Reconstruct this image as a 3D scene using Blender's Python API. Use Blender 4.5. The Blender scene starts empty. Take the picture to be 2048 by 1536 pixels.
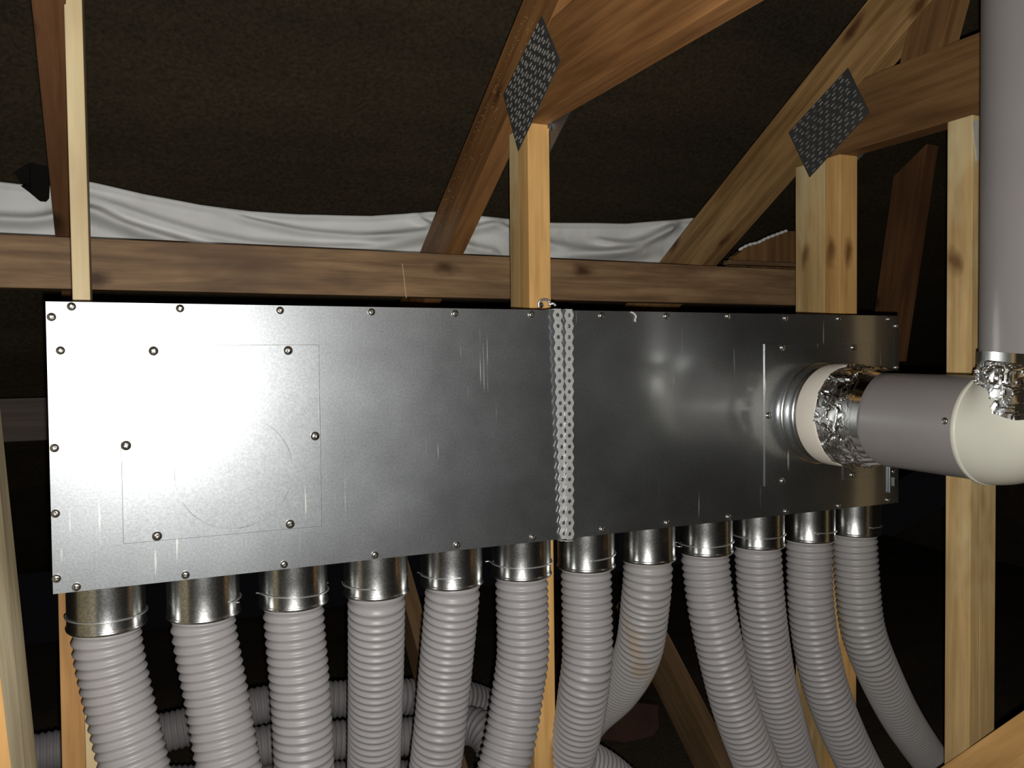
import bpy, bmesh, math, random
from mathutils import Vector, Matrix, noise
random.seed(7)
sc = bpy.context.scene
COL = sc.collection
PI = math.pi

# ------------------------------------------------------------------ camera
F_PX = 1683.0
CAM = Vector((0.08107, -0.97655, 0.23604))
YAW, PIT, ROL = 0.42152, 0.02882, -0.00993
FW = Vector((math.sin(YAW)*math.cos(PIT), math.cos(YAW)*math.cos(PIT), -math.sin(PIT)))
R0 = Vector((math.cos(YAW), -math.sin(YAW), 0)); U0 = R0.cross(FW)
RT = R0*math.cos(ROL) + U0*math.sin(ROL); UP = -R0*math.sin(ROL) + U0*math.cos(ROL)
cd = bpy.data.cameras.new('camera'); cam = bpy.data.objects.new('camera', cd); COL.objects.link(cam)
cd.sensor_width = 36; cd.lens = 36*F_PX/2048; cd.clip_start = 0.01
cam.matrix_world = Matrix(((RT.x, UP.x, -FW.x, CAM.x), (RT.y, UP.y, -FW.y, CAM.y), (RT.z, UP.z, -FW.z, CAM.z), (0, 0, 0, 1)))
sc.camera = cam
def at(px, py, ax, v):
    """point of a real plane (axis ax at value v) measured from the photograph"""
    r = FW*F_PX + RT*(px-1024) - UP*(py-768)
    return CAM + r*((v-CAM[ax])/r[ax])

# ------------------------------------------------------------------ world, flash, exposure
w = bpy.data.worlds.new('world'); sc.world = w; w.use_nodes = True
w.node_tree.nodes['Background'].inputs[0].default_value = (0.01, 0.01, 0.012, 1)
w.node_tree.nodes['Background'].inputs[1].default_value = 0.3
ld = bpy.data.lights.new('flash', 'POINT'); ld.energy = 60; ld.color = (1.0, 0.975, 0.93); ld.shadow_soft_size = 0.004
lo = bpy.data.objects.new('flash', ld); COL.objects.link(lo); lo.location = CAM - UP*0.018 + RT*0.006
vs = sc.view_settings
sc.display_settings.display_device = 'sRGB'
vs.view_transform = 'Standard'; vs.look = 'None'; vs.gamma = 1; vs.exposure = -0.5; vs.use_curve_mapping = False

# ------------------------------------------------------------------ materials
def new_mat(name):
    m = bpy.data.materials.new(name); m.use_nodes = True
    nt = m.node_tree; b = nt.nodes['Principled BSDF']
    return m, nt, b
def N(nt, t, **kw):
    n = nt.nodes.new(t)
    for k, v in kw.items(): setattr(n, k, v)
    return n
def mapping(nt, scale, coord='Object'):
    tc = N(nt, 'ShaderNodeTexCoord'); mp = N(nt, 'ShaderNodeMapping')
    nt.links.new(tc.outputs[coord], mp.inputs[0]); mp.inputs['Scale'].default_value = scale
    return mp.outputs[0]
def noise_tex(nt, vec, scale, detail=4, rough=.55, dist=0):
    n = N(nt, 'ShaderNodeTexNoise'); n.inputs['Scale'].default_value = scale
    n.inputs['Detail'].default_value = detail; n.inputs['Roughness'].default_value = rough
    n.inputs['Distortion'].default_value = dist
    if vec: nt.links.new(vec, n.inputs['Vector'])
    return n
def ramp(nt, fac, stops):
    r = N(nt, 'ShaderNodeValToRGB'); e = r.color_ramp.elements
    while len(e) < len(stops): e.new(0.5)
    for k, (p, c) in enumerate(stops):
        e[k].position = p; e[k].color = tuple(c)+((1,) if len(c) == 3 else ())
    nt.links.new(fac, r.inputs[0]); return r
def mixc(nt, fac, a, b, mode='MIX'):
    m = N(nt, 'ShaderNodeMix', data_type='RGBA', blend_type=mode)
    for s, v in ((0, fac), (6, a), (7, b)):
        if hasattr(v, 'links'): nt.links.new(v, m.inputs[s])
        else: m.inputs[s].default_value = v if s == 0 else tuple(v)+(1,)
    return m.outputs[2]
def bump(nt, b, h, strength=.3, dist=.002):
    bp = N(nt, 'ShaderNodeBump'); bp.inputs['Strength'].default_value = strength; bp.inputs['Distance'].default_value = dist
    nt.links.new(h, bp.inputs['Height']); nt.links.new(bp.outputs[0], b.inputs['Normal'])

def wood(name, light, dark, knot=(.05, .025, .012), rough=.6, knots=True, grain=1.0, stain=None):
    m, nt, b = new_mat(name)
    v = mapping(nt, (1, 1, .06))
    n1 = noise_tex(nt, v, 70*grain, 5, .6, .4)
    n2 = noise_tex(nt, mapping(nt, (1, 1, .25)), 14, 3, .5)
    c = ramp(nt, n1.outputs[0], [(.33, dark), (.62, light)]).outputs[0]
    f2 = ramp(nt, n2.outputs[0], [(.3, (.62, .58, .55)), (.7, (1.1, 1.08, 1.05))]).outputs[0]
    c = mixc(nt, 1.0, c, f2, 'MULTIPLY')
    if stain:
        n3 = noise_tex(nt, mapping(nt, (1, 1, .35)), 7, 4, .6)
        f3 = ramp(nt, n3.outputs[0], [(.5, (0, 0, 0)), (.68, (1, 1, 1))]).outputs[0]
        c = mixc(nt, f3, c, stain)
    if knots:
        vo = N(nt, 'ShaderNodeTexVoronoi', voronoi_dimensions='2D'); vo.inputs['Scale'].default_value = 9
        nd = noise_tex(nt, mapping(nt, (1, 1, .5)), 30, 2)
        va = N(nt, 'ShaderNodeVectorMath', operation='ADD'); sc_ = N(nt, 'ShaderNodeVectorMath', operation='SCALE'); sc_.inputs['Scale'].default_value = .02
        nt.links.new(nd.outputs['Color'], sc_.inputs[0]); nt.links.new(mapping(nt, (1, 1, .45)), va.inputs[0]); nt.links.new(sc_.outputs[0], va.inputs[1])
        sp = N(nt, 'ShaderNodeSeparateXYZ'); nt.links.new(va.outputs[0], sp.inputs[0])
        ad = N(nt, 'ShaderNodeMath', operation='ADD'); nt.links.new(sp.outputs[0], ad.inputs[0]); nt.links.new(sp.outputs[1], ad.inputs[1])
        oi = N(nt, 'ShaderNodeObjectInfo'); a2 = N(nt, 'ShaderNodeMath', operation='MULTIPLY_ADD'); nt.links.new(oi.outputs['Random'], a2.inputs[0]); a2.inputs[1].default_value = 7
        nt.links.new(ad.outputs[0], a2.inputs[2])
        cb = N(nt, 'ShaderNodeCombineXYZ'); nt.links.new(a2.outputs[0], cb.inputs[0]); nt.links.new(sp.outputs[2], cb.inputs[1])
        nt.links.new(cb.outputs[0], vo.inputs['Vector'])
        kf = ramp(nt, vo.outputs['Distance'], [(.03, (1, 1, 1)), (.13, (0, 0, 0))]).outputs[0]
        s3 = N(nt, 'ShaderNodeSeparateColor'); nt.links.new(vo.outputs['Color'], s3.inputs[0])
        gt = N(nt, 'ShaderNodeMath', operation='GREATER_THAN'); nt.links.new(s3.outputs[0], gt.inputs[0]); gt.inputs[1].default_value = .5
        kf = mixc(nt, 1.0, kf, gt.outputs[0], 'MULTIPLY')
        c = mixc(nt, kf, c, knot)
    nt.links.new(c, b.inputs['Base Color']); b.inputs['Roughness'].default_value = rough
    b.inputs['Specular IOR Level'].default_value = .3
    bump(nt, b, n1.outputs[0], .25, .0015)
    return m
M = {}
M['pale'] = wood('pale_spruce', (.78, .66, .41), (.70, .56, .32), rough=.55, knots=False)
M['pine'] = wood('pine', (.84, .52, .20), (.68, .39, .13), (.24, .11, .035))
M['pine_dark'] = wood('pine_dark', (.60, .34, .13), (.46, .25, .09), (.2, .09, .03))
M['pine_grey'] = wood('pine_grey', (.74, .53, .25), (.56, .37, .155), (.22, .12, .05), stain=(.80, .66, .37))
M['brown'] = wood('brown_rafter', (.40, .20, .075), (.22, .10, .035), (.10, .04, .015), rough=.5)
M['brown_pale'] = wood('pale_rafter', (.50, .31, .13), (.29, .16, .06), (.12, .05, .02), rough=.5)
M['brown_dark_falloff'] = wood('falloff_dark_brown', (.28, .155, .065), (.17, .085, .035), (.08, .035, .012), rough=.5)  # brown darkened to carry flash falloff on collar and web; short board shares it
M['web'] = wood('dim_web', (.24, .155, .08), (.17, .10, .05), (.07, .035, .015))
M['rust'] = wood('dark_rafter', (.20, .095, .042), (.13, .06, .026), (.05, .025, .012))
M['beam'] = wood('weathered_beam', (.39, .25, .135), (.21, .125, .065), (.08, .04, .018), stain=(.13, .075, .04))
M['plank'] = wood('fresh_plank', (.74, .44, .17), (.60, .33, .11), (.25, .1, .04), rough=.5)
M['grimy'] = wood('grimy_board', (.95, .85, .58), (.75, .64, .40), (.12, .09, .05), knots=False)
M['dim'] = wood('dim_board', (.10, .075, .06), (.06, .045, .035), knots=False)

def metal(name, col, rough, speck=.25, scratch=True, diff=.0, bumpy=0.0, lobe=None):
    m, nt, b = new_mat(name)
    v = mapping(nt, (1, 1, 1))
    n1 = noise_tex(nt, v, 400, 3, .7); n2 = noise_tex(nt, v, 9, 4, .6)
    lo_ = tuple(x*(1-speck) for x in col); hi = tuple(min(1, x*(1+speck*.4)) for x in col)
    c = ramp(nt, n1.outputs[0], [(.35, lo_), (.65, hi)]).outputs[0]
    f2 = ramp(nt, n2.outputs[0], [(.3, (.88, .88, .88)), (.7, (1.05, 1.05, 1.05))]).outputs[0]
    c = mixc(nt, 1.0, c, f2, 'MULTIPLY')
    r = N(nt, 'ShaderNodeMapRange'); r.inputs[3].default_value = rough*.86; r.inputs[4].default_value = rough*1.14
    nt.links.new(n2.outputs[0], r.inputs[0])
    b.inputs['Metallic'].default_value = 1-diff
    if scratch:
        n3 = noise_tex(nt, mapping(nt, (1, 1, .035)), 190, 2, .4); n4 = noise_tex(nt, v, 14, 2)
        s1 = ramp(nt, n3.outputs[0], [(.68, (0, 0, 0)), (.72, (1, 1, 1))]).outputs[0]
        s2 = ramp(nt, n4.outputs[0], [(.50, (0, 0, 0)), (.60, (.8, .8, .8))]).outputs[0]
        sf = mixc(nt, 1.0, s1, s2, 'MULTIPLY')
        c = mixc(nt, sf, c, (.80, .80, .76))
        md = N(nt, 'ShaderNodeMath', operation='MULTIPLY_ADD'); nt.links.new(sf, md.inputs[0]); md.inputs[1].default_value = -.45; md.inputs[2].default_value = 1-diff
        nt.links.new(md.outputs[0], b.inputs['Metallic'])
    nt.links.new(c, b.inputs['Base Color']); nt.links.new(r.outputs[0], b.inputs['Roughness'])
    bump(nt, b, n1.outputs[0], .06+bumpy, .0004)
    if lobe:
        gl = N(nt, 'ShaderNodeBsdfAnisotropic'); gl.inputs['Roughness'].default_value = lobe[1]; gl.inputs['Color'].default_value = (.72, .74, .75, 1)
        mx = N(nt, 'ShaderNodeMixShader'); mx.inputs[0].default_value = lobe[0]
        nt.links.new(b.outputs[0], mx.inputs[1]); nt.links.new(gl.outputs[0], mx.inputs[2])
        nt.links.new(mx.outputs[0], nt.nodes['Material Output'].inputs[0])
    return m
M['galv'] = metal('galvanised_sheet', (.365, .385, .40), .43, .17, True, .012, 0.0, (.25, .15))
M['collar'] = metal('collar_metal', (.70, .71, .70), .25, .35, False)
M['spigot'] = metal('spigot_metal', (.66, .68, .68), .27, .12, False)
M['screw'] = metal('screw_metal', (.62, .61, .58), .24, .1, False)
M['strap'] = metal('strap_metal', (.86, .87, .86), .50, .12, False, .25)
M['wire'] = metal('wire_metal', (.85, .85, .84), .3, .05, False, .2)
M['foil'] = metal('foil_metal', (.86, .85, .82), .13, .03, False)
M['plate'] = metal('nail_plate_metal', (.16, .165, .165), .5, .3, False, .35)
M['slot'] = metal('slot_metal', (.66, .64, .58), .45, .1, False, .4)

def ring_scuff(m, cx, cz, r):
    nt = m.node_tree; b = nt.nodes['Principled BSDF']
    sp = N(nt, 'ShaderNodeSeparateXYZ'); nt.links.new(mapping(nt, (1, 1, 1)), sp.inputs[0])
    cb = N(nt, 'ShaderNodeCombineXYZ'); nt.links.new(sp.outputs[0], cb.inputs[0]); nt.links.new(sp.outputs[2], cb.inputs[2])
    d = N(nt, 'ShaderNodeVectorMath', operation='DISTANCE'); nt.links.new(cb.outputs[0], d.inputs[0]); d.inputs[1].default_value = (cx, 0, cz)
    s1 = N(nt, 'ShaderNodeMath', operation='SUBTRACT'); nt.links.new(d.outputs['Value'], s1.inputs[0]); s1.inputs[1].default_value = r
    ab = N(nt, 'ShaderNodeMath', operation='ABSOLUTE'); nt.links.new(s1.outputs[0], ab.inputs[0])
    lt = N(nt, 'ShaderNodeMath', operation='LESS_THAN'); nt.links.new(ab.outputs[0], lt.inputs[0]); lt.inputs[1].default_value = .0005
    nz = noise_tex(nt, mapping(nt, (1, 1, 1)), 24, 3)
    f = ramp(nt, nz.outputs[0], [(.45, (0, 0, 0)), (.6, (.7, .7, .7))]).outputs[0]
    f = mixc(nt, 1.0, f, lt.outputs[0], 'MULTIPLY')
    old = b.inputs['Base Color'].links[0].from_socket
    nt.links.new(mixc(nt, f, old, (.16, .16, .155)), b.inputs['Base Color'])
M['galv_panel'] = metal('galvanised_panel', (.365, .385, .40), .43, .17, True, .012, 0.0, (.25, .15))
ring_scuff(M['galv_panel'], .1807, .1143, .0625)
def plain(name, col, rough, var=.08, nscale=40, spec=.5, stain=None):
    m, nt, b = new_mat(name)
    n = noise_tex(nt, mapping(nt, (1, 1, 1)), nscale, 4)
    c = ramp(nt, n.outputs[0], [(.3, tuple(x*(1-var) for x in col)), (.7, tuple(x*(1+var) for x in col))]).outputs[0]
    if stain:
        n2 = noise_tex(nt, mapping(nt, (1, 1, .3)), 22, 3)
        c = mixc(nt, ramp(nt, n2.outputs[0], [(.56, (0, 0, 0)), (.72, (.55, .55, .55))]).outputs[0], c, stain)
    nt.links.new(c, b.inputs['Base Color']); b.inputs['Roughness'].default_value = rough
    b.inputs['Specular IOR Level'].default_value = spec
    return m
M['hose'] = plain('grey_hose', (.37, .355, .36), .42, .04, 18)
M['hose_stain'] = plain('grey_hose_stained', (.37, .355, .35), .42, .04, 18, .5, (.36, .27, .17))
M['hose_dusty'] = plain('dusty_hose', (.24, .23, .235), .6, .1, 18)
M['pipe'] = plain('grey_pipe', (.23, .215, .21), .33, .03, 12)
M['white'] = plain('ivory_plastic', (.62, .61, .52), .35, .03, 20)
M['ring'] = plain('ivory_rubber', (.72, .67, .58), .55, .03, 20)
M['cloth'] = plain('white_membrane', (.86, .87, .85), .75, .05, 15, .25, (.70, .68, .60))
M['black'] = plain('black_felt', (.009, .008, .007), .9, spec=.1)
M['tag'] = plain('pale_strip', (.55, .55, .5), .6)
M['reddish'] = plain('dark_red_board', (.07, .032, .022), .7, .3, 12)
def felt_mat(name, col, sparkle=True):
    m, nt, b = new_mat(name)
    v = mapping(nt, (1, 1, 1)); n = noise_tex(nt, v, 130, 4, .7); n2 = noise_tex(nt, mapping(nt, (.25, 1, 1)), 6, 4, .6)
    c = ramp(nt, n.outputs[0], [(.3, tuple(x*.55 for x in col)), (.7, tuple(x*1.35 for x in col))]).outputs[0]
    c = mixc(nt, 1.0, c, ramp(nt, n2.outputs[0], [(.3, (.7, .7, .7)), (.7, (1.2, 1.15, 1.05))]).outputs[0], 'MULTIPLY')
    nt.links.new(c, b.inputs['Base Color']); b.inputs['Roughness'].default_value = .9; b.inputs['Specular IOR Level'].default_value = .1
    bump(nt, b, n.outputs[0], .5, .003)
    return m
M['felt'] = felt_mat('roofing_felt', (.047, .037, .024))
M['dustfloor'] = felt_mat('dark_loose_fill', (.075, .06, .045))
M['boards'] = felt_mat('dark_gable', (.07, .055, .04))

# ------------------------------------------------------------------ helpers
def link(o, parent=None):
    COL.objects.link(o)
    if parent is not None: o.parent = parent
    return o
def obj(name, bm, mat, parent=None, mtx=None, smooth=False):
    """one mesh object; mtx = world matrix (parents carry only a translation)"""
    bmesh.ops.recalc_face_normals(bm, faces=bm.faces[:])
    me = bpy.data.meshes.new(name); bm.to_mesh(me); bm.free()
    if smooth:
        for p in me.polygons: p.use_smooth = True
    me.materials.append(M[mat] if isinstance(mat, str) else mat)
    o = bpy.data.objects.new(name, me); link(o, parent)
    mtx = mtx or Matrix()
    o.matrix_basis = (wm(parent).inverted() @ mtx) if parent is not None else mtx
    return o
def wm(o):
    m = o.matrix_basis.copy()
    while o.parent is not None:
        o = o.parent; m = o.matrix_basis @ m
    return m
def thing(name, label, cat, loc=(0, 0, 0), group=None):
    o = bpy.data.objects.new(name, None); COL.objects.link(o); o.location = loc
    o.matrix_basis = Matrix.Translation(loc)
    o.empty_display_size = .05
    return tag(o, label, cat, group)
def tag(o, label=None, cat=None, group=None, kind=None):
    if label: o['label'] = label
    if cat: o['category'] = cat
    if group: o['group'] = group
    if kind: o['kind'] = kind
    return o
def smooth_angle(o, deg=40):
    me = o.data
    for p in me.polygons: p.use_smooth = True
    bm = bmesh.new(); bm.from_mesh(me)
    for e in bm.edges:
        e.smooth = e.is_manifold and e.calc_face_angle(0) < math.radians(deg)
    bm.to_mesh(me); bm.free()
    return o
def box_bm(x0, x1, y0, y1, z0, z1, bev=0):
    bm = bmesh.new(); bmesh.ops.create_cube(bm, size=1)
    for v in bm.verts:
        v.co = Vector(((x0+x1)/2+v.co.x*(x1-x0), (y0+y1)/2+v.co.y*(y1-y0), (z0+z1)/2+v.co.z*(z1-z0)))
    if bev: bmesh.ops.bevel(bm, geom=bm.edges[:], offset=bev, segments=2, affect='EDGES', profile=.6)
    return bm
def prism_bm(poly, d):
    """poly: list of Vectors (planar), extruded by vector d"""
    bm = bmesh.new(); a = [bm.verts.new(p) for p in poly]; b = [bm.verts.new(Vector(p)+d) for p in poly]
    bm.faces.new(a); bm.faces.new(b[::-1]); n = len(a)
    for i in range(n): bm.faces.new((a[i], b[i], b[(i+1) % n], a[(i+1) % n]))
    return bm
def member(name, p0, p1, xdir, wx, wy, mat, parent, bev=.0015):
    """timber from p0 to p1 (its axis), wx wide along xdir, wy deep; grain along local Z"""
    p0, p1 = Vector(p0), Vector(p1); z = (p1-p0); L = z.length; z.normalize()
    x = Vector(xdir); x = (x - z*x.dot(z)).normalized(); y = z.cross(x)
    mt = Matrix(((x.x, y.x, z.x, p0.x), (x.y, y.y, z.y, p0.y), (x.z, y.z, z.z, p0.z), (0, 0, 0, 1)))
    bm = box_bm(-wx/2, wx/2, -wy/2, wy/2, 0, L, bev)
    return obj(name, bm, mat, parent, mt)
def tube_bm(prof, axis_pts=None, seg=48, closed=False):
    """lathe of (r, z) about local Z"""
    bm = bmesh.new(); rows = []
    for r, z in prof:
        rows.append([bm.verts.new((r*math.cos(2*PI*i/seg), r*math.sin(2*PI*i/seg), z)) for i in range(seg)] if r > 1e-6 else [bm.verts.new((0, 0, z))])
    for a, b in zip(rows, rows[1:]):
        for i in range(seg):
            j = (i+1) % seg
            if len(a) == 1 and len(b) == 1: continue
            if len(a) == 1: bm.faces.new((a[0], b[i], b[j]))
            elif len(b) == 1: bm.faces.new((a[i], b[0], a[j]))
            else: bm.faces.new((a[i], b[i], b[j], a[j]))
    return bm
def frames(pts):
    T = []
    for i in range(len(pts)):
        T.append((pts[min(i+1, len(pts)-1)]-pts[max(i-1, 0)]).normalized())
    n = T[0].orthogonal().normalized(); out = []
    for i, t in enumerate(T):
        n = (n - t*n.dot(t)).normalized(); out.append((pts[i], n, t.cross(n)))
    return out
def sweep_bm(pts, rad, seg=10, caps=True):
    bm = bmesh.new(); rows = []
    for k, (p, n, b) in enumerate(frames(pts)):
        r = rad(k) if callable(rad) else rad
        rows.append([bm.verts.new(p+n*(r*math.cos(2*PI*i/seg))+b*(r*math.sin(2*PI*i/seg))) for i in range(seg)])
    for a, b in zip(rows, rows[1:]):
        for i in range(seg): bm.faces.new((a[i], a[(i+1) % seg], b[(i+1) % seg], b[i]))
    if caps: bm.faces.new(rows[0][::-1]); bm.faces.new(rows[-1])
    return bm
def catmull(P, step):
    P = [Vector(p) for p in P]; Q = [P[0]*2-P[1]]+P+[P[-1]*2-P[-2]]; dense = []
    for i in range(1, len(Q)-2):
        a, b, c, d = Q[i-1:i+3]
        for k in range(60):
            t = k/60
            dense.append(.5*((2*b)+(c-a)*t+(2*a-5*b+4*c-d)*t*t+(3*b-a-3*c+d)*t**3))
    dense.append(P[-1]); out = [dense[0]]; acc = 0
    for i in range(1, len(dense)):
        seg = dense[i]-dense[i-1]; L = seg.length; pos = 0
        while acc+(L-pos) >= step:
            pos += step-acc; acc = 0; out.append(dense[i-1]+seg*(pos/L))
        acc += L-pos
    return out
def screw_bm(R=.0046, h=.0028):
    """pan head with a cross recess, axis +Z"""
    bm = bmesh.new(); seg = 16; rows = []
    prof = [(R, 0, 0), (R*1.0, .35*h, 0), (R*.9, .7*h, 0), (R*.72, .92*h, 0), (R*.56, h, 1), (R*.38, h*.45, 1)]
    for r, z, cross in prof:
        row = []
        for i in range(seg):
            a = 2*PI*i/seg; rr = r*(.45+.55*abs(math.cos(2*a))) if cross else r
            row.append(bm.verts.new((rr*math.cos(a), rr*math.sin(a), z)))
        rows.append(row)
    for a, b in zip(rows, rows[1:]):
        for i in range(seg): bm.faces.new((a[i], a[(i+1) % seg], b[(i+1) % seg], b[i]))
    c = bm.verts.new((0, 0, h*.4))
    for i in range(seg): bm.faces.new((rows[-1][i], rows[-1][(i+1) % seg], c))
    return bm
SCREW = None
def screw(p, normal, parent, s=1.0, name='screw', mat='screw'):
    global SCREW
    nrm = Vector(normal).normalized()
    q = nrm.to_track_quat('Z', 'Y').to_matrix().to_4x4() @ Matrix.Rotation(random.uniform(0, 1.5), 4, 'Z')
    mt = Matrix.Translation(p) @ q @ Matrix.Scale(s, 4)
    if SCREW is None:
        o = obj(name, screw_bm(), mat, parent, mt, True); SCREW = o.data; smooth_angle(o, 50)
    else:
        o = bpy.data.objects.new(name, SCREW); link(o, parent); o.matrix_basis = wm(parent).inverted() @ mt
    return o

# ------------------------------------------------------------------ the setting
FLOOR = -.80
RID_Y, EAVE_Y = -1.4, 2.55
def felt_z(y): return .592 + .60*(.70-y)
def slope_bm(sgn):
    bm = bmesh.new(); nx, ny = 60, 50; g = []
    for j in range(ny+1):
        row = []
        for i in range(nx+1):
            x = -2+6*i/nx; y = RID_Y+(EAVE_Y-RID_Y)*j/ny
            u = ((x-.01) % .607)/.607
            sag = -.012*math.sin(PI*u)*(1 if y > -.2 else .5)
            z = felt_z(y)+sag+.004*math.sin(y*37+x*2)
            yy = y if sgn > 0 else 2*RID_Y-y
            row.append(bm.verts.new((x, yy, z)))
        g.append(row)
    for j in range(ny):
        for i in range(nx): bm.faces.new((g[j][i], g[j][i+1], g[j+1][i+1], g[j+1][i]))
    return bm
o = obj('ceiling', slope_bm(1), 'felt', smooth=True); tag(o, kind='structure')
o = obj('ceiling', slope_bm(-1), 'felt', smooth=True); tag(o, kind='structure')
bm = bmesh.new(); g = []
for j in range(41):
    row = []
    for i in range(41):
        x = -2+6*i/40; y = 2*RID_Y-EAVE_Y + (EAVE_Y*2-2*RID_Y)*j/40
        row.append(bm.verts.new((x, y, FLOOR+.02*noise.noise(Vector((x*3, y*3, 0))))))
    g.append(row)
for j in range(40):
    for i in range(40): bm.faces.new((g[j][i], g[j][i+1], g[j+1][i+1], g[j+1][i]))
tag(obj('floor', bm, 'dustfloor', smooth=True), kind='structure')
for nm, x in (('wall_left', -2), ('wall_right', 4)):
    a = Vector((x, EAVE_Y+.02, FLOOR-.05)); b = Vector((x, 2*RID_Y-EAVE_Y-.02, FLOOR-.05)); c = Vector((x, RID_Y, felt_z(RID_Y)+.03))
    tag(obj(nm, prism_bm([a, b, c], Vector((-.04 if x < 0 else .04, 0, 0))), 'boards'), kind='structure')

# ------------------------------------------------------------------ roof trusses
X1, T1 = .6135, .0355
X2, T2 = 1.220, .040
X0, T0 = .006, .036
X3, T3 = 1.827, .040
def yz(px, py, X): p = at(px, py, 0, X); return (p.y, p.z)
def rafter(parent, X, T, z_up, y_up, slope, depth, mat, y_low=1.05):
    """z_up at y_up is the upper edge; runs from y_low up to the ridge"""
    n = Vector((0, slope, 1)).normalized(); d = depth
    def c(y): return Vector((X+T/2, y, z_up+slope*(y_up-y))) - n*(d/2)
    return member('rafter', c(y_low), c(RID_Y+.04), (1, 0, 0), T, d, mat, parent)
def far_rafter(parent, X, T, mat):
    n = Vector((0, -.6, 1)).normalized()
    def c(y): return Vector((X+T/2, 2*RID_Y-y, felt_z(y)-.05)) - n*.05
    return member('rafter', c(2.2), c(RID_Y+.04), (1, 0, 0), T, .098, mat, parent)
def nail_plate(parent, X, side, pts, cols, rows):
    """pts: four corners as (y, z); side -1 faces -X"""
    P = [Vector((X+side*.0005, y, z)) for y, z in pts]
    pl = obj('nail_plate', prism_bm(P, Vector((side*.0012, 0, 0))), 'plate', parent)
    bm = bmesh.new(); xs = X+side*.0017
    A, B, Cc, D = [Vector((xs, p.y, p.z)) for p in P]
    def uv(u, v): return A*(1-u)*(1-v)+B*u*(1-v)+Cc*u*v+D*(1-u)*v
    du = (B-A).normalized(); dv = (D-A).normalized()
    for i in range(cols):
        sh = .5*((i//2) % 2)+random.uniform(-.06, .06)
        for j in range(rows+1):
            u = (i+.5)/cols+random.uniform(-.006, .006); v = (j+sh)/rows+random.uniform(-.01, .01)
            if not .03 < v < .97: continue
            c = uv(u, v); hl, hw = random.uniform(.0030, .0042), random.uniform(.0006, .0009)
            quad = [c-dv*hl-du*hw, c-dv*hl+du*hw, c+dv*hl+du*hw, c+dv*hl-du*hw]
            bb = [bm.verts.new(k) for k in quad]
            tt = [bm.verts.new(k+Vector((side*random.uniform(.0006, .0016), 0, 0))+dv*.0006) for k in quad]
            bm.faces.new(tt)
            for k in range(4): bm.faces.new((bb[k], bb[(k+1) % 4], tt[(k+1) % 4], tt[k]))
    s = obj('punched_tooth_slots', bm, 'slot', pl); s['kind'] = 'stuff'
    return pl

# truss behind the left end of the box
t0 = thing('roof_truss', 'leftmost roof truss with a dark reddish brown rafter behind the pale batten', 'roof truss', (X0, .2, FLOOR), 'roof trusses')
P = at(62, 0, 2, .0)
def rafter_px():   # where the underside of this rafter meets the two measured sight lines
    out = []
    for px, py in ((62, 0), (110, 465)):
        r = FW*F_PX + RT*(px-1024) - UP*(py-768); nn = Vector((0, .62, 1)); d0 = Vector((0, .333, .545))
        t = (d0-CAM).dot(nn)/r.dot(nn); out.append(CAM+r*t)
    return out
ra, rb = rafter_px()
n0 = Vector((0, .62, 1)).normalized(); dirr = (ra-rb).normalized()
off = Vector((T0/2, 0, 0)) + n0*.049
member('rafter', rb+off-dirr*.62, rb+off+dirr*1.9, (1, 0, 0), T0, .098, 'rust', t0)
far_rafter(t0, X0, T0, 'rust')
pa = at(116, 1300, 1, .215)
member('post', (pa.x+.02, .236, FLOOR-.05), (pa.x+.022, .236, .28), (1, 0, 0), .040, .040, 'pine_dark', t0)

# truss behind the middle
t1 = thing('roof_truss', 'middle roof truss whose post rises beside the perforated straps', 'roof truss', (X1, .2, FLOOR), 'roof trusses')
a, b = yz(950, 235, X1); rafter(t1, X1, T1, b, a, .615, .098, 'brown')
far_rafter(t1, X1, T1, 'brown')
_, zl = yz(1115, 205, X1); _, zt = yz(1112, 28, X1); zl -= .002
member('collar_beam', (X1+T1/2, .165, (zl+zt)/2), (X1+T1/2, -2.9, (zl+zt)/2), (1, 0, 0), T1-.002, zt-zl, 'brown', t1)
member('post', (X1+.0175+.003, .1625, FLOOR-.05), (X1+.0175, .1625, zl), (1, 0, 0), .0355, .034, 'pine', t1)
member('post', (X1+.0195, .1985, FLOOR-.05), (X1+.0190, .1985, zl), (1, 0, 0), .0355, .036, 'pine_grey', t1)
pl1 = [yz(*p, X1) for p in ((1085, 32), (1122, 122), (1038, 303), (1008, 190))]
nail_plate(t1, X1, -1, [pl1[1], pl1[0], pl1[3], pl1[2]], 14, 10)
nail_plate(t1, X1+T1, 1, [(y-.03, z-.004) for y, z in (pl1[1], pl1[0], pl1[3], pl1[2])], 14, 10)
rd = bmesh.new()
for k in range(110):
    t = random.random(); ca = at(850, 490, 0, X1-.0004)*(1-t)+at(1062, 0, 0, X1-.0004)*t; cb_ = at(885, 505, 0, X1-.0004)*(1-t)+at(1090, 0, 0, X1-.0004)*t
    p = ca+(cb_-ca)*random.random()**1.6
    bmesh.ops.create_icosphere(rd, subdivisions=1, radius=random.uniform(.0005, .0011), matrix=Matrix.Translation(p))
M['resin'] = plain('resin', (.45, .28, .12), .06, .1, 40, 1.0)
obj('resin_drops', rd, 'resin', t1, smooth=True)['kind'] = 'stuff'
bm = prism_bm([at(*p, 1, .139) for p in ((1092, 224), (1098, 216), (1105, 214), (1112, 219), (1109, 234), (1104, 246), (1101, 260), (1095, 256), (1098, 240))], Vector((.001, .006, .001)))
obj('bent_plate_corner', bm, 'foil', t1)
# lower web
qa = at(826, 1250, 0, X1); qb = at(905, 1536, 0, X1)
member('web', qa-(qb-qa)*.6, qb+(qb-qa)*.1, (1, 0, 0), .035, .07, 'web', t1)

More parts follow.
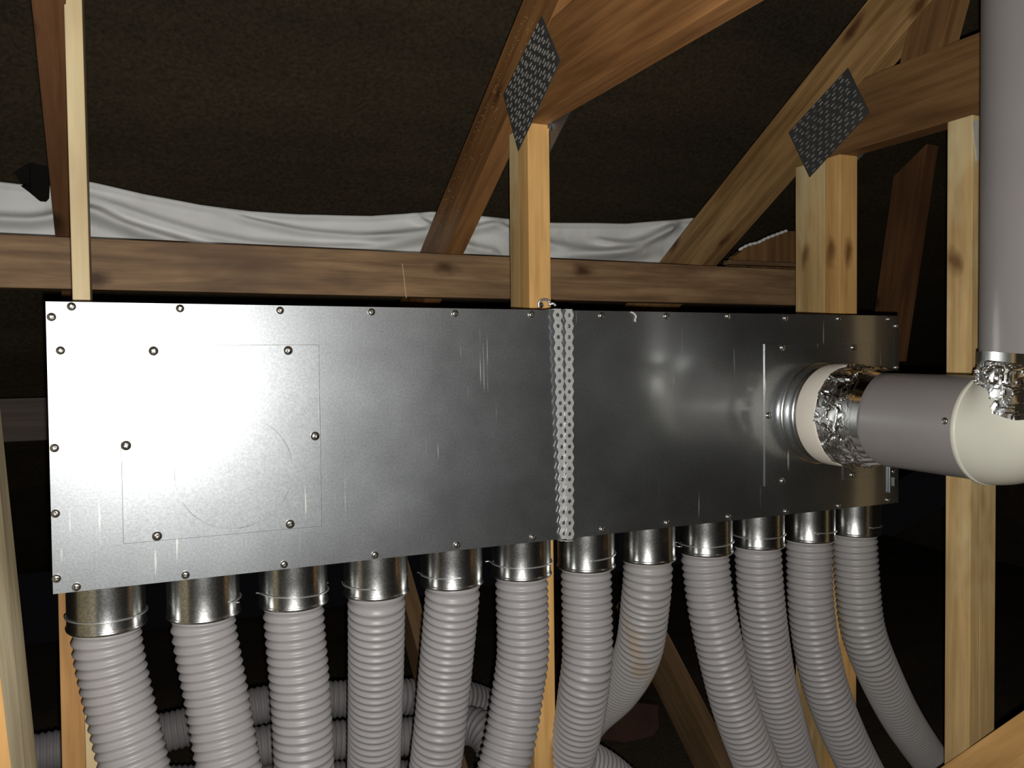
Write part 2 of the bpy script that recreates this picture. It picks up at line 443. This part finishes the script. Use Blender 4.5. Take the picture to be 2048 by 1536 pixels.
# truss behind the right end
t2 = thing('roof_truss', 'right hand roof truss with a nail plate above its double post behind the duct', 'roof truss', (X2, .2, FLOOR), 'roof trusses')
a, b = yz(1600, 170, X2); rafter(t2, X2, T2, b, a, .60, .105, 'brown_pale')
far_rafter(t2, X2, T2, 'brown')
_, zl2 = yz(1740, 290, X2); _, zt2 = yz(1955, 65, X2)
member('collar_beam', (X2+T2/2, .17, (zl2+zt2)/2), (X2+T2/2, -2.9, (zl2+zt2)/2), (1, 0, 0), T2-.002, zt2-zl2, 'brown_dark_falloff', t2)  # flash falloff painted into this collar's wood colour
member('post', (X2+.0206, .163, FLOOR-.05), (X2+.0206, .163, zl2), (1, 0, 0), .041, .036, 'pine', t2)
member('post', (X2+.0215, .2185, FLOOR-.05), (X2+.0215, .2185, zl2), (1, 0, 0), .041, .074, 'pine_grey', t2)
pl2 = [yz(*p, X2) for p in ((1697, 136), (1740, 225), (1620, 355), (1578, 265))]
nail_plate(t2, X2, -1, [pl2[1], pl2[0], pl2[3], pl2[2]], 14, 9)
nail_plate(t2, X2+T2, 1, [(y-.02, z-.012) for y, z in (pl2[1], pl2[0], pl2[3], pl2[2])], 14, 9)
ya = at(1940, 1200, 0, X2).y; yb = at(1890, 1200, 0, X2).y
member('post', (X2+.0105, (ya+yb)/2, FLOOR-.05), (X2+.0105, (ya+yb)/2, zl2), (1, 0, 0), .021, yb-ya, 'pine_grey', t2)
member('post', (X2+.0395, (ya+yb)/2+.0008, FLOOR-.05), (X2+.0395, (ya+yb)/2+.0008, zl2), (1, 0, 0), .036, yb-ya, 'pine_grey', t2)
bm = prism_bm([at(*p, 1, ya-.0012) for p in ((1946, 243), (1957, 240), (1960, 318), (1953, 322))], Vector((0, .0008, 0)))
obj('pale_strip', bm, 'tag', t2)
# web above the collar
wa = at(1862, 88, 0, X2+.02); wb = at(1885, 0, 0, X2+.02)
member('web', wa-(wb-wa)*1.0, wa+(wb-wa)*5, (1, 0, 0), .036, .072, 'brown_dark_falloff', t2)
# lower web
qa = at(1333, 1340, 0, X2); qb = at(1432, 1536, 0, X2)
member('web', qa-(qb-qa)*.9, qb+(qb-qa)*.2, (1, 0, 0), .04, .095, 'web', t2)

# the far truss
t3 = thing('roof_truss', 'farthest roof truss on the right, seen dimly between double post and grey riser', 'roof truss', (X3, .4, FLOOR), 'roof trusses')
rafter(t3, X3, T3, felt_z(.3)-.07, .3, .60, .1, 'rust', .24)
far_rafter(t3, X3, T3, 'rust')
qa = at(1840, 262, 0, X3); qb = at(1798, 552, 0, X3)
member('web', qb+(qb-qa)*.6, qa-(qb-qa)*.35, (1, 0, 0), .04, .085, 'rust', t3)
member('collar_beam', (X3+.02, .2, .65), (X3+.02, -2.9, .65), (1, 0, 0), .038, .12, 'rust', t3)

# ------------------------------------------------------------------ long boards
bt = at(400, 485, 1, .46); bb_ = at(400, 590, 1, .46)
zt_, zb_ = .4275, .3495
o = member('long_beam', (-1.2, .477, (zt_+zb_)/2), (1.42, .477, (zt_+zb_)/2), (0, 1, 0), .034, zt_-zb_, 'beam', None)
tag(o, 'long weathered brown beam running across behind the metal box, below the white membrane', 'beam')
la = at(804, 527, 1, .4597); lb = at(812, 596, 1, .4597)
obj('chalk_line', prism_bm([la, lb, lb+Vector((.0012, 0, 0)), la+Vector((.0012, 0, 0))], Vector((0, .0006, 0))), 'pale', o)
# pale batten
pa = at(145, 604, 1, .150); pb = at(181, 604, 1, .150); pc = at(128.5, 0, 1, .150); pd = at(163, 0, 1, .150)
lo_ = (pa+pb)/2; hi_ = (pc+pd)/2; dv = (hi_-lo_).normalized()
o = member('pale_batten', lo_-dv*1.08+Vector((0, .030, 0)), hi_+dv*.5+Vector((0, .030, 0)), (1, 0, 0), pb.x-pa.x, .060, 'pale', None)
tag(o, 'thin pale new spruce batten standing upright behind the left end of the metal box', 'batten')
# grimy board at the left
f0 = at(0, 1350, 1, -.08); f1 = at(22, 1536, 1, -.08); r0 = at(0, 815, 1, .06); r1 = at(75, 1536, 1, .06)
df = (f1-f0).normalized(); dr = (r1-r0).normalized()
def ext(p, d, z): return p+d*((z-p.z)/d.z)
bm = bmesh.new(); rows = []
for z in (-.56, .62):
    A = ext(f0, df, z); B = ext(r0, dr, z)
    A.y, B.y = -.08, .06
    rows.append([bm.verts.new(v) for v in (A, B, B+Vector((-.045, 0, 0)), A+Vector((-.045, 0, 0)))])
for i in range(4): bm.faces.new((rows[0][i], rows[0][(i+1) % 4], rows[1][(i+1) % 4], rows[1][i]))
bm.faces.new(rows[0][::-1]); bm.faces.new(rows[1])
o = obj('leaning_board', bm, 'grimy'); tag(o, 'leaning greyish board at the left edge of the picture', 'board')
o.data.materials.append(M['plank'])
for p in o.data.polygons:
    if p.normal.y < -.7: p.material_index = 1
# plank at the bottom right corner
XP = 1.165
u0 = at(1880, 1536, 0, XP); u1 = at(2048, 1420, 0, XP); du = (u1-u0).normalized(); nn = Vector((0, -du.z, du.y)); nn = nn if nn.z < 0 else -nn
c0 = u0-du*.06+nn*.06+Vector((.02, 0, 0)); c1 = u1+du*.10+nn*.06+Vector((.02, 0, 0))
o = member('diagonal_plank', c0, c1, (1, 0, 0), .04, .12, 'plank', None)
tag(o, 'fresh orange pine plank rising diagonally in the bottom right corner', 'plank')
# dim board far behind on the left
o = member('rear_board', (-1.3, 1.16, .115), (.15, 1.16, .115), (0, 1, 0), .02, .095, 'dim', None)
tag(o, 'dim brown board far behind the left edge of the metal box', 'board')
bm = prism_bm([at(*p, 1, .95) for p in ((1208, 1440), (1262, 1405), (1316, 1410), (1318, 1455), (1292, 1490), (1200, 1478))], Vector((0, .03, 0)))
o = obj('dark_offcut', bm, 'reddish'); tag(o, 'dark red brown board offcut lying behind the hoses near the crossing brown web', 'board')
bm = prism_bm([at(*p, 1, .565) for p in ((1462, 532), (1470, 512), (1500, 490), (1562, 462), (1600, 462), (1600, 540))], Vector((0, .02, 0)))
o = obj('short_board', bm, 'brown_dark_falloff'); tag(o, 'short dark brown board between the right hand rafter and the double post', 'board')
pts = [at(x, y, 1, .56) for x, y in ((1478, 500), (1492, 492), (1503, 488), (1516, 485), (1532, 477), (1550, 470), (1574, 461))]
o = obj('membrane_scrap', sweep_bm(catmull(pts, .004), lambda k: .0022+.0018*abs(math.sin(k*.9)), 8), 'cloth', smooth=True)
tag(o, 'small crumpled scrap of pale membrane lying on the short dark board', 'membrane scrap')
o = member('pale_lath', at(1452, 525, 1, .520), at(1600, 531, 1, .520), (0, 1, 0), .02, .0095, 'web', None)
tag(o, 'narrow greyish lath on top of the long beam beside the double post', 'lath')
# white membrane
top = [(-140, 352), (0, 365), (60, 372), (100, 372), (180, 365), (290, 390), (400, 411), (500, 424), (600, 430), (740, 433), (860, 424), (930, 430), (1000, 437), (1100, 446), (1250, 448), (1345, 440), (1385, 436)]
YF = .715
tp = [at(x, y, 1, YF) for x, y in top]
def interp(x):
    for a, b in zip(tp, tp[1:]):
        if a.x <= x <= b.x: return a.z+(b.z-a.z)*(x-a.x)/(b.x-a.x)
    return tp[-1].z if x > tp[-1].x else tp[0].z
NX, NV = 260, 60; bm = bmesh.new(); g = []
xa, xb = tp[0].x, tp[-1].x
def ridge(d, w): return math.exp(-(d/w)**2)
for j in range(NV+1):
    row = []
    for i in range(NX+1):
        x = xa+(xb-xa)*i/NX; v = j/NV; zt0 = interp(x); z = zt0-(zt0-.395)*v
        s = zt0-z
        dy = -.012*ridge(s-.004, .006)
        # long diagonal folds sagging between the rafters
        for (x0, s0, x1, s1, wd, am) in ((.0, .055, .62, .095, .012, .020), (.02, .03, .62, .060, .010, .012), (.25, .012, .70, .035, .008, .012), (.52, .045, .80, .015, .010, .014), (.62, .01, .80, .075, .010, .012), (.80, .02, 1.2, .07, .014, .014), (.95, .075, 1.26, .02, .012, .016), (1.05, .04, 1.26, .012, .008, .010), (-.4, .045, .03, .05, .010, .016)):
            t = (x-x0)/(x1-x0)
            if -.1 < t < 1.1:
                sag = .018*math.sin(PI*max(0, min(1, t)))
                fade = max(0, min(1, 6*(t+.1)))*max(0, min(1, 6*(1.1-t)))
                dy -= 1.5*am*fade*ridge(s-(s0+(s1-s0)*t+sag), wd)
        dy += .006*noise.noise(Vector((x*9, s*30, 1)))
        row.append(bm.verts.new((x, YF+dy, z)))
    g.append(row)
for j in range(NV):
    for i in range(NX): bm.faces.new((g[j][i], g[j][i+1], g[j+1][i+1], g[j+1][i]))
o = obj('membrane_sheet', bm, 'cloth', smooth=True)
o.modifiers.new('solid', 'SOLIDIFY').thickness = .001
tag(o, 'white crumpled wind barrier membrane draped above the long brown beam', 'membrane')
# torn felt flap
fl = [(28, 352), (60, 362), (68, 372), (82, 395), (92, 403), (97, 396), (100, 340), (28, 330)]
bm = bmesh.new()
edge = [(28, 345), (40, 364), (62, 384), (63, 388), (57, 383), (42, 372), (52, 366), (58, 373), (66, 385), (72, 396), (80, 402), (92, 403), (98, 396), (99, 376), (97, 360), (100, 335), (60, 325)]
bm = prism_bm([at(x, y, 1, .675) for x, y in edge], Vector((0, .004, 0)))
bmesh.ops.triangulate(bm, faces=bm.faces[:])
o = obj('felt_flap', bm, 'black'); tag(o, 'torn black flap of roofing felt hanging over the white membrane at the left', 'felt flap')

# ------------------------------------------------------------------ the metal manifold box
BL, BH, BD = 1.1985, .300, .142
box = thing('manifold_box', 'long galvanised metal distribution box mounted across the posts', 'duct box', (BL/2, .07, 0))
bm = box_bm(0.001, BL-.001, .0015, BD, .0005, BH-.0005)
obj('body', bm, 'galv', box)
# front sheet, slightly pillowed
bm = bmesh.new(); nx, nz = 120, 30; g = []
for j in range(nz+1):
    g.append([bm.verts.new((BL*i/nx, .0004*noise.noise(Vector((BL*i/nx*7, BH*j/nz*7, 3))), BH*j/nz)) for i in range(nx+1)])
for j in range(nz):
    for i in range(nx): bm.faces.new((g[j][i], g[j][i+1], g[j+1][i+1], g[j+1][i]))
loop = [v.co.copy() for v in g[0]]+[r[-1].co.copy() for r in g[1:]]+[v.co.copy() for v in g[-1][-2::-1]]+[r[0].co.copy() for r in g[-2:0:-1]]
fa = [bm.verts.new(c) for c in loop]; fb = [bm.verts.new((c.x, .0013, c.z)) for c in loop]
for i in range(len(loop)): bm.faces.new((fa[i], fa[(i+1) % len(loop)], fb[(i+1) % len(loop)], fb[i]))
front = obj('front_sheet', bm, 'galv', box, smooth=True)
FN = (0, -1, 0)
def fp(px, py, y=-.0003): return at(px, py, 1, y)
for px, py in [(143, 613), (360, 617), (560, 621), (743, 624), (910, 627), (1063, 629), (1203, 631), (1333, 632), (1457, 632), (1572, 636), (1678, 637), (1778, 638),
               (153, 1174), (371, 1150), (568, 1129), (750, 1110), (914, 1090), (1066, 1075), (1205, 1059), (1335, 1046), (1458, 1034), (1573, 1023), (1678, 1012), (1776, 1000),
               (103, 634), (121, 701), (109, 896), (111, 1027), (113, 1157), (1793, 652), (1793, 735), (1786, 943)]:
    screw(fp(px, py), FN, front, .95)
def panel_bm(x0, x1, z0, z1, t=.0016): return box_bm(x0, x1, -t, -.0004, z0, z1, .0004)
cover = obj('access_panel', panel_bm(.0665, .2755, .0455, .2555), 'galv_panel', box)
for px, py in [(307, 702), (576, 701), (252, 891), (630, 872), (314, 1072), (580, 1048)]:
    screw(fp(px, py, -.0016), FN, cover, 1.12)
plate = obj('spigot_plate', panel_bm(.925, 1.137, .0455, .2555), 'galv', box)
for px, py in [(1566, 695), (1707, 695), (1537, 831), (1566, 962), (1705, 950)]:
    screw(fp(px, py, -.0016), FN, plate, 1.05)
SX, SZ = 1.031, .150
def ymat(y, z=SZ, x=SX):   # local +Z -> world -Y
    return Matrix(((1, 0, 0, x), (0, 0, -1, y), (0, 1, 0, z), (0, 0, 0, 1)))
prof = [(.0775, .0002), (.0755, .0010), (.0740, .0028), (.0731, .0055), (.0729, .010), (.0729, .018), (.0742, .0195), (.0748, .0205), (.0742, .0215), (.0728, .0228), (.0742, .0242), (.0748, .0252), (.0742, .0262), (.0730, .0275), (.0728, .045), (.0725, .075), (.070, .075)]
smooth_angle(obj('spigot', tube_bm(prof, seg=72), 'spigot', box, ymat(-.0012)), 60)
# flange strip and latch at the right end
obj('flange_strip', box_bm(1.1755, 1.1775, -.004, -.0004, .018, .062, .0003), 'galv', box)
l = obj('latch', box_bm(1.1862, 1.1905, -.003, -.0004, .0275, .0415, .0004), 'galv', box)
obj('latch_slot', box_bm(1.1874, 1.1893, -.0036, -.0026, .030, .039), 'black', l)

pts = [fp(x, y, -.0012) for x, y in ((1262, 624), (1268, 627), (1272, 633), (1270, 640), (1272, 644))]
obj('sealant_drip', sweep_bm(catmull(pts, .001), .0013, 8), 'tag', box, smooth=True)
# collars under the box with their wire clips
PITCH = .1050
CX = [.0505+PITCH*i*.985 for i in range(12)]
HUB = .090
CX = [at((a+b)/2, y, 1, HUB).x for a, b, y in [(133, 293, 1190), (335, 478, 1165), (520, 653, 1135), (690, 813, 1110), (843, 963, 1095), (985, 1100, 1080), (1116, 1228, 1065), (1240, 1350, 1058), (1360, 1462, 1045), (1465, 1567, 1035), (1568, 1668, 1022), (1662, 1757, 1015)]]
CR = .0412
cprof = [(CR-.002, .0), (CR, 0), (CR, -.030), (CR, -.0600), (CR+.0004, -.0612), (CR+.0014, -.0628), (CR+.0014, -.0640), (CR+.0002, -.0655), (CR-.002, -.0655), (CR-.002, 0)]
cmesh = None; rmesh = None
clip_angles = [(2.6, 7.6), (5.6, 7.2), (3.4, 6.6), (2.9, 4.3), (2.9, 4.5), (2.8, 6.6), (4.5, 6.9), (5.7, 7.4), (2.8, 6.4), (2.8, 6.5), (4.3, 6.6), (4.7, 6.8)]
for i, cx in enumerate(CX):
    mt = Matrix.Translation((cx, HUB, 0)) @ Matrix.Rotation(random.uniform(0, 6), 4, 'Z')
    if cmesh is None:
        c = smooth_angle(obj('collar', tube_bm(cprof, seg=56), 'collar', box, mt), 50); cmesh = c.data
    else:
        c = bpy.data.objects.new('collar', cmesh); link(c, box); c.matrix_basis = wm(box).inverted() @ mt
    a0, a1 = clip_angles[i]; tilt = random.uniform(-.06, .06); pts = []
    zc = -.047+random.uniform(-.003, .002)
    for k in range(40):
        a = a0+(a1-a0)*k/39; r = CR+.0016
        pts.append(Vector((cx+r*math.cos(a), HUB+r*math.sin(a), zc+r*math.cos(a)*tilt)))
    for sgn, lst in ((1, 1), (-1, -1)):
        e = pts[-1] if sgn > 0 else pts[0]; a = a1 if sgn > 0 else a0
        tdir = Vector((-math.sin(a), math.cos(a), 0))*sgn; rdir = Vector((math.cos(a), math.sin(a), 0))
        q = random.choice((.0, .3, 1.0)); extra = [e+tdir*.003+rdir*.0005, e+tdir*.005+rdir*(.001+.003*q), e+tdir*(.008-.005*q)+rdir*(.001+.007*q)]
        pts = pts+extra if sgn > 0 else extra[::-1]+pts
    obj('wire_clip', sweep_bm(pts, .0009, 6), 'wire', c, smooth=True)

# ------------------------------------------------------------------ perforated straps
def strap(label, xt, xb_, yt, yb_):
    root = thing('perforated_strap', label, 'strap', (xt, -.006, .3), 'perforated straps on the metal box')
    # centre line: post face -> over the top -> down the front -> under the box
    n = 21; per = .3/n; seg = 16
    bm = bmesh.new()
    def pt(u, s, dz=0):      # u across, s down from the top of the box
        t = s/.3; y = yt+(yb_-yt)*t
        return Vector((xt+(xb_-xt)*t+u, y, .3005-s))
    hr = .0026
    for k in range(n):
        s0 = k*per
        outer = []; hole = []
        for q in range(seg):
            a = 2*PI*q/seg
            # square ring param of the cell, edges scalloped
            ca, sa = math.cos(a), math.sin(a); m = max(abs(ca), abs(sa)); ux, uy = ca/m, sa/m
            dv = uy*per/2
            hw = .0054+.0014*math.cos(2*PI*dv/per)
            outer.append(bm.verts.new(pt(ux*hw, s0+per/2+dv))); hole.append(bm.verts.new(pt(hr*ca, s0+per/2+hr*sa)))
        for q in range(seg):
            bm.faces.new((outer[q], outer[(q+1) % seg], hole[(q+1) % seg], hole[q]))
    bmesh.ops.remove_doubles(bm, verts=bm.verts[:], dist=.00005)
    o = obj('band', bm, 'strap', root)
    sm = o.modifiers.new('solid', 'SOLIDIFY'); sm.thickness = .0009; sm.offset = 0
    # folded ends
    bm = box_bm(xt-.0052, xt+.0052, yt-.0004, .143, .3004, .3014, .0003)
    obj('top_fold', bm, 'strap', root)
    bm = box_bm(xb_-.0052, xb_+.0052, yb_-.0004, .143, -.0022, -.0012, .0003)
    obj('bottom_fold', bm, 'strap', root)
    return root
s1 = strap('right hand galvanised perforated strap hanging down the front of the metal box', .6000, .5955, -.0035, -.0085)
s2 = strap('left hand galvanised perforated strap, partly behind its neighbour on the metal box', .5815, .5905, -.0065, -.0030)
# bent tab with a screw on the post
tabp = at(1088, 605, 1, .1435)
arc = [at(x, y, 1, yy) for x, y, yy in ((1078, 616, .1415), (1077, 607, .141), (1082, 600, .140), (1092, 599, .140), (1098, 603, .140), (1099, 609, .139), (1106, 607, .137), (1113, 613, .134))]
tb = obj('end_tab', sweep_bm(catmull(arc, .0015), .0022, 8), 'wire', s1, smooth=True)
screw(at(1081, 610, 1, .1445), FN, tb, 1.0)

# ------------------------------------------------------------------ round duct: grey pipe, ring, foil, elbow, riser
def facet(p, s, slope, ridge):
    d, pts = noise.voronoi(p*s)
    c = pts[0]; n = Vector((noise.cell(c*7.1+Vector((3, 0, 0))), noise.cell(c*7.1+Vector((0, 5, 0))), noise.cell(c*7.1+Vector((0, 0, 8)))))
    return (p*s-c).dot(n)*slope/s*1.2 + ridge*math.exp(-((d[1]-d[0])/.07)**2)
def crumple(p, s, amp):
    q = p + .010*Vector((noise.noise(p*60), noise.noise(p*60+Vector((9, 0, 0))), noise.noise(p*60+Vector((0, 9, 0)))))
    return amp*(facet(q, s, .085, .0013) + facet(q+Vector((.3, .1, .2)), s*2.0, .035, .0005)) - .0003
def foil_bm(r0, r1, z0, z1, amp, s, seg=220, nz=70, cut=None, calm=None):
    bm = bmesh.new(); g = []
    for j in range(nz+1):
        row = []
        for i in range(seg):
            a = 2*PI*i/seg; v = j/nz
            za, zb = (cut(a) if cut else (z0, z1)); z = za+(zb-za)*v
            p = Vector((math.cos(a)*r0, math.sin(a)*r0, z)); r = r0+(r1-r0)*v
            k = calm(a, z) if calm else 1
            r += crumple(p, s, amp)*k*math.sin(PI*min(1, .15+v))**.5
            row.append(bm.verts.new((r*math.cos(a), r*math.sin(a), z)))
        g.append(row)
    for j in range(nz):
        for i in range(seg): bm.faces.new((g[j][i], g[j][(i+1) % seg], g[j+1][(i+1) % seg], g[j+1][i]))
    return bm
pr = .0645
hd = thing('horizontal_duct', 'short grey round duct leaving the metal box sideways, with foil tape and ivory ring', 'duct', (SX, -.1, SZ))
obj('coupling_ring', tube_bm([(.073, .030), (.0745, .0305), (.0752, .033), (.0752, .066), (.0745, .0675), (.073, .068)], seg=72), 'ring', hd, ymat(0), True)
smooth_angle(hd.children[0], 50)
f1 = obj('foil_tape', foil_bm(.0742, .0662, .0675, .137, 1.0, 30, cut=lambda a: (.0665+.0025*math.sin(5*a)*math.sin(2*a+1), .136+.001*math.sin(3*a)), calm=lambda a, z: .3 if z > .112 else 1), 'foil', hd, ymat(0))
pz = SZ-.004
smooth_angle(obj('grey_tube', tube_bm([(pr-.003, .08), (pr, .08), (pr, .3), (pr-.003, .3)], seg=72), 'pipe', hd, ymat(0, SZ) @ Matrix.Rotation(.014, 4, 'X')), 50)
def on_pipe(px, py):   # point of the duct wall facing the viewer on that sight line
    r = (FW*F_PX + RT*(px-1024) - UP*(py-768)).normalized()
    ox, oz = CAM.x-SX, CAM.z-pz; A = r.x**2+r.z**2; B = ox*r.x+oz*r.z; Cc = ox*ox+oz*oz-(pr+.0002)**2
    D = B*B-A*Cc
    t = (-B-math.sqrt(max(0, D)))/A; p = CAM+r*t
    return p, Vector((p.x-SX, 0, p.z-pz)).normalized()
p, nrm = on_pipe(1890, 842); screw(p, nrm, hd.children[2], .95)
p, nrm = on_pipe(1662, 819); screw(p+nrm*.0068, nrm, f1, .9)

# elbow
EYR = -.283; ER = .0625; er = .0675
el = thing('elbow', 'ivory plastic elbow joining the grey side duct to the grey riser', 'duct elbow', (SX, EYR-ER, SZ))
pts = [Vector((SX, EYR+.002, pz))]; pv = Vector((SX, EYR, pz+ER)); NB = 24
cen = [Vector((SX, EYR+.004, pz))]+[pv+Vector((0, -math.sin(t)*ER, -math.cos(t)*ER)) for t in [PI/2*k/NB for k in range(NB+1)]]+[Vector((SX, EYR-ER, pz+ER+.012))]
tang = [Vector((0, -1, 0))]+[Vector((0, -math.cos(t), math.sin(t))) for t in [PI/2*k/NB for k in range(NB+1)]]+[Vector((0, 0, 1))]
bm = bmesh.new(); rows = []; seg = 72
for k, (c, t) in enumerate(zip(cen, tang)):
    n = Vector((1, 0, 0)); b = t.cross(n); er = .0675-.0022*max(0, (k/len(cen)-.55)/.45)
    rows.append([bm.verts.new(c+n*(er*math.cos(2*PI*i/seg))+b*(er*math.sin(2*PI*i/seg))) for i in range(seg)])
for a, b in zip(rows, rows[1:]):
    for i in range(seg): bm.faces.new((a[i], a[(i+1) % seg], b[(i+1) % seg], b[i]))
obj('bend', bm, 'white', el, smooth=True)
rm = obj('rim', tube_bm([(.0640, -.0030), (.0682, -.0030), (.0688, -.0024), (.0688, .0010), (.0684, .0018), (.067, .0024)], seg=72), 'white', el, ymat(EYR, pz))
smooth_angle(rm, 60)
# riser
RY = EYR-ER
ri = thing('riser_duct', 'vertical grey round duct rising along the right edge of the picture', 'duct', (SX, RY, pz+.08))
rz0 = .232
smooth_angle(obj('grey_tube', tube_bm([(pr-.003, 0), (pr, 0), (pr, .86), (pr-.003, .86)], seg=72), 'pipe', ri, Matrix.Translation((SX, RY, rz0))), 50)
ztop = at(2000, 705, 1, RY-.03).z; zmid = .215
def cut2(a): return (.167+.003*math.sin(7*a), ztop+.002*math.sin(3*a))
f2 = obj('foil_tape', foil_bm(.0685, .0663, 0, 0, 1.0, 30, nz=90, cut=cut2, calm=lambda a, z: 1.5 if .203 < z < .240 else .45), 'foil', ri, Matrix.Translation((SX, RY, 0)))
r = (FW*F_PX + RT*(2002-1024) - UP*(740-768)).normalized()
ox, oy = CAM.x-SX, CAM.y-RY; A = r.x**2+r.y**2; B = ox*r.x+oy*r.y; Cc = ox*ox+oy*oy-.0695**2
t = (-B-math.sqrt(max(0, B*B-A*Cc)))/A; p = CAM+r*t
screw(p, Vector((p.x-SX, p.y-RY, 0)), f2, 1.1)

# ------------------------------------------------------------------ ribbed hoses
HR = .0375; RIB = .0107
def hose(pts, label, mat='hose', seg=44, r=HR, group='ribbed hoses below the metal box'):
    P = []
    for p in pts:
        P.append(Vector(p) if isinstance(p, Vector) else at(p[0], p[1], 1, p[2]))
    sub = 8; line = catmull(P, RIB/sub)
    def rad(k):
        t = (k % sub)/sub; return r-.0028*abs(math.cos(PI*t))**1.4
    bm = sweep_bm(line, rad, seg)
    c = P[0].copy(); o = obj('ribbed_hose', bm, mat, None, smooth=True)
    # origin at the collar end
    o.data.transform(Matrix.Translation(-c)); o.location = c
    return tag(o, label, 'hose', group)
def top(i): return Vector((CX[i], HUB, -.052))
def top2(i): return Vector((CX[i], HUB, -.085))
def down(P, dx, dy, z=-.53): return P
H = [
 ([(226, 1392+6, .088), (236, 1392, .088), (270, 1535, .075), (310, 1680, .05), (350, 1840, .02)], 'first ribbed grey hose from the left, under the panelled end of the metal box'),
 ([(433, 1392, .085), (458, 1535, .07), (490, 1680, .05), (520, 1840, .03)], 'second ribbed grey hose from the left, under the metal box'),
 ([(601, 1392, .09), (608.5, 1535, .092), (612, 1660, .1), (615, 1800, .11)], 'third ribbed grey hose from the left, hanging almost straight'),
 ([(751.5, 1372, .125), (747.5, 1536, .175), (742, 1660, .23), (738, 1770, .29)], 'fourth ribbed grey hose from the left, hanging straight down'),
 ([(888, 1372, .12), (880, 1457, .13), (870, 1536, .145), (852, 1650, .15), (830, 1760, .15)], 'fifth ribbed grey hose from the left, leaning a little to the left'),
 ([(1045.5, 1303, .095), (1037, 1372, .1), (1024, 1457, .1), (1006, 1540, .095), (970, 1640, .09), (925, 1750, .09)], 'sixth ribbed grey hose from the left, curving left beside the middle post'),
 ([(1175, 1303, .09), (1168, 1372, .1), (1155, 1457, .13), (1134, 1536, .17), (1105, 1620, .22), (1060, 1720, .28)], 'seventh ribbed grey hose from the left, just right of the middle post'),
 ([(1291, 1200, .1), (1276, 1303, .14), (1236, 1378, .24), (1180, 1435, .36), (1140, 1500, .45), (1115, 1580, .47), (1105, 1680, .48), (1100, 1760, .48)], 'stained ribbed grey hose that swings left behind its neighbours'),
 ([(1424, 1222, .085), (1449, 1335, .085), (1475, 1429, .09), (1516, 1536, .1), (1565, 1640, .12), (1620, 1750, .15)], 'fourth ribbed grey hose from the right, sloping down to the right'),
 ([(1525, 1222, .095), (1541, 1335, .11), (1562, 1429, .125), (1593, 1536, .15), (1630, 1640, .18), (1680, 1740, .22)], 'third ribbed grey hose from the right, tucked behind its left neighbour'),
 ([(1622.5, 1222, .09), (1641, 1335, .095), (1671, 1429, .1), (1721, 1536, .115), (1785, 1640, .14), (1850, 1720, .17)], 'second ribbed grey hose from the right, under the duct spigot'),
 ([(1716, 1185, .09), (1726, 1260, .092), (1753, 1335, .10), (1799, 1429, .14), (1850, 1506, .20), (1905, 1580, .27), (1965, 1650, .36), (2020, 1700, .46)], 'last ribbed grey hose on the right, sweeping right behind the thick post'),
]
H[0] = ([(236, 1392, .088), (270, 1535, .075), (310, 1680, .05), (350, 1840, .02)], H[0][1])
for i, (pp, lab) in enumerate(H):
    hose([top(i), top2(i)]+pp, lab, 'hose_stain' if i in (7, 11) else 'hose')
G2 = 'hoses lying at the back'
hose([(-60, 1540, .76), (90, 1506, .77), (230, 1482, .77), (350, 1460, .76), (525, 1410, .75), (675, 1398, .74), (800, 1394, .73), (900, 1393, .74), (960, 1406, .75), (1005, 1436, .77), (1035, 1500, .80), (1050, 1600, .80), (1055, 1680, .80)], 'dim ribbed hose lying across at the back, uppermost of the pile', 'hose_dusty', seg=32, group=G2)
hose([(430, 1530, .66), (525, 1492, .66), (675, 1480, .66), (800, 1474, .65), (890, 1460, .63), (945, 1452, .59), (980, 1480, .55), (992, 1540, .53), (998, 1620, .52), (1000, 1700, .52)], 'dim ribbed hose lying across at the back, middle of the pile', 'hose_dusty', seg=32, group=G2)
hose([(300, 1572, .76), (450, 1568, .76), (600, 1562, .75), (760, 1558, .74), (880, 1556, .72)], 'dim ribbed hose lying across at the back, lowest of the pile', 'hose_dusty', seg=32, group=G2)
hose([(1000, 1590, .30), (1075, 1535, .31), (1130, 1516, .32), (1190, 1532, .33), (1250, 1578, .33), (1300, 1640, .32)], 'short ribbed hose hump emerging at the bottom right of the middle post', seg=40, group=G2)
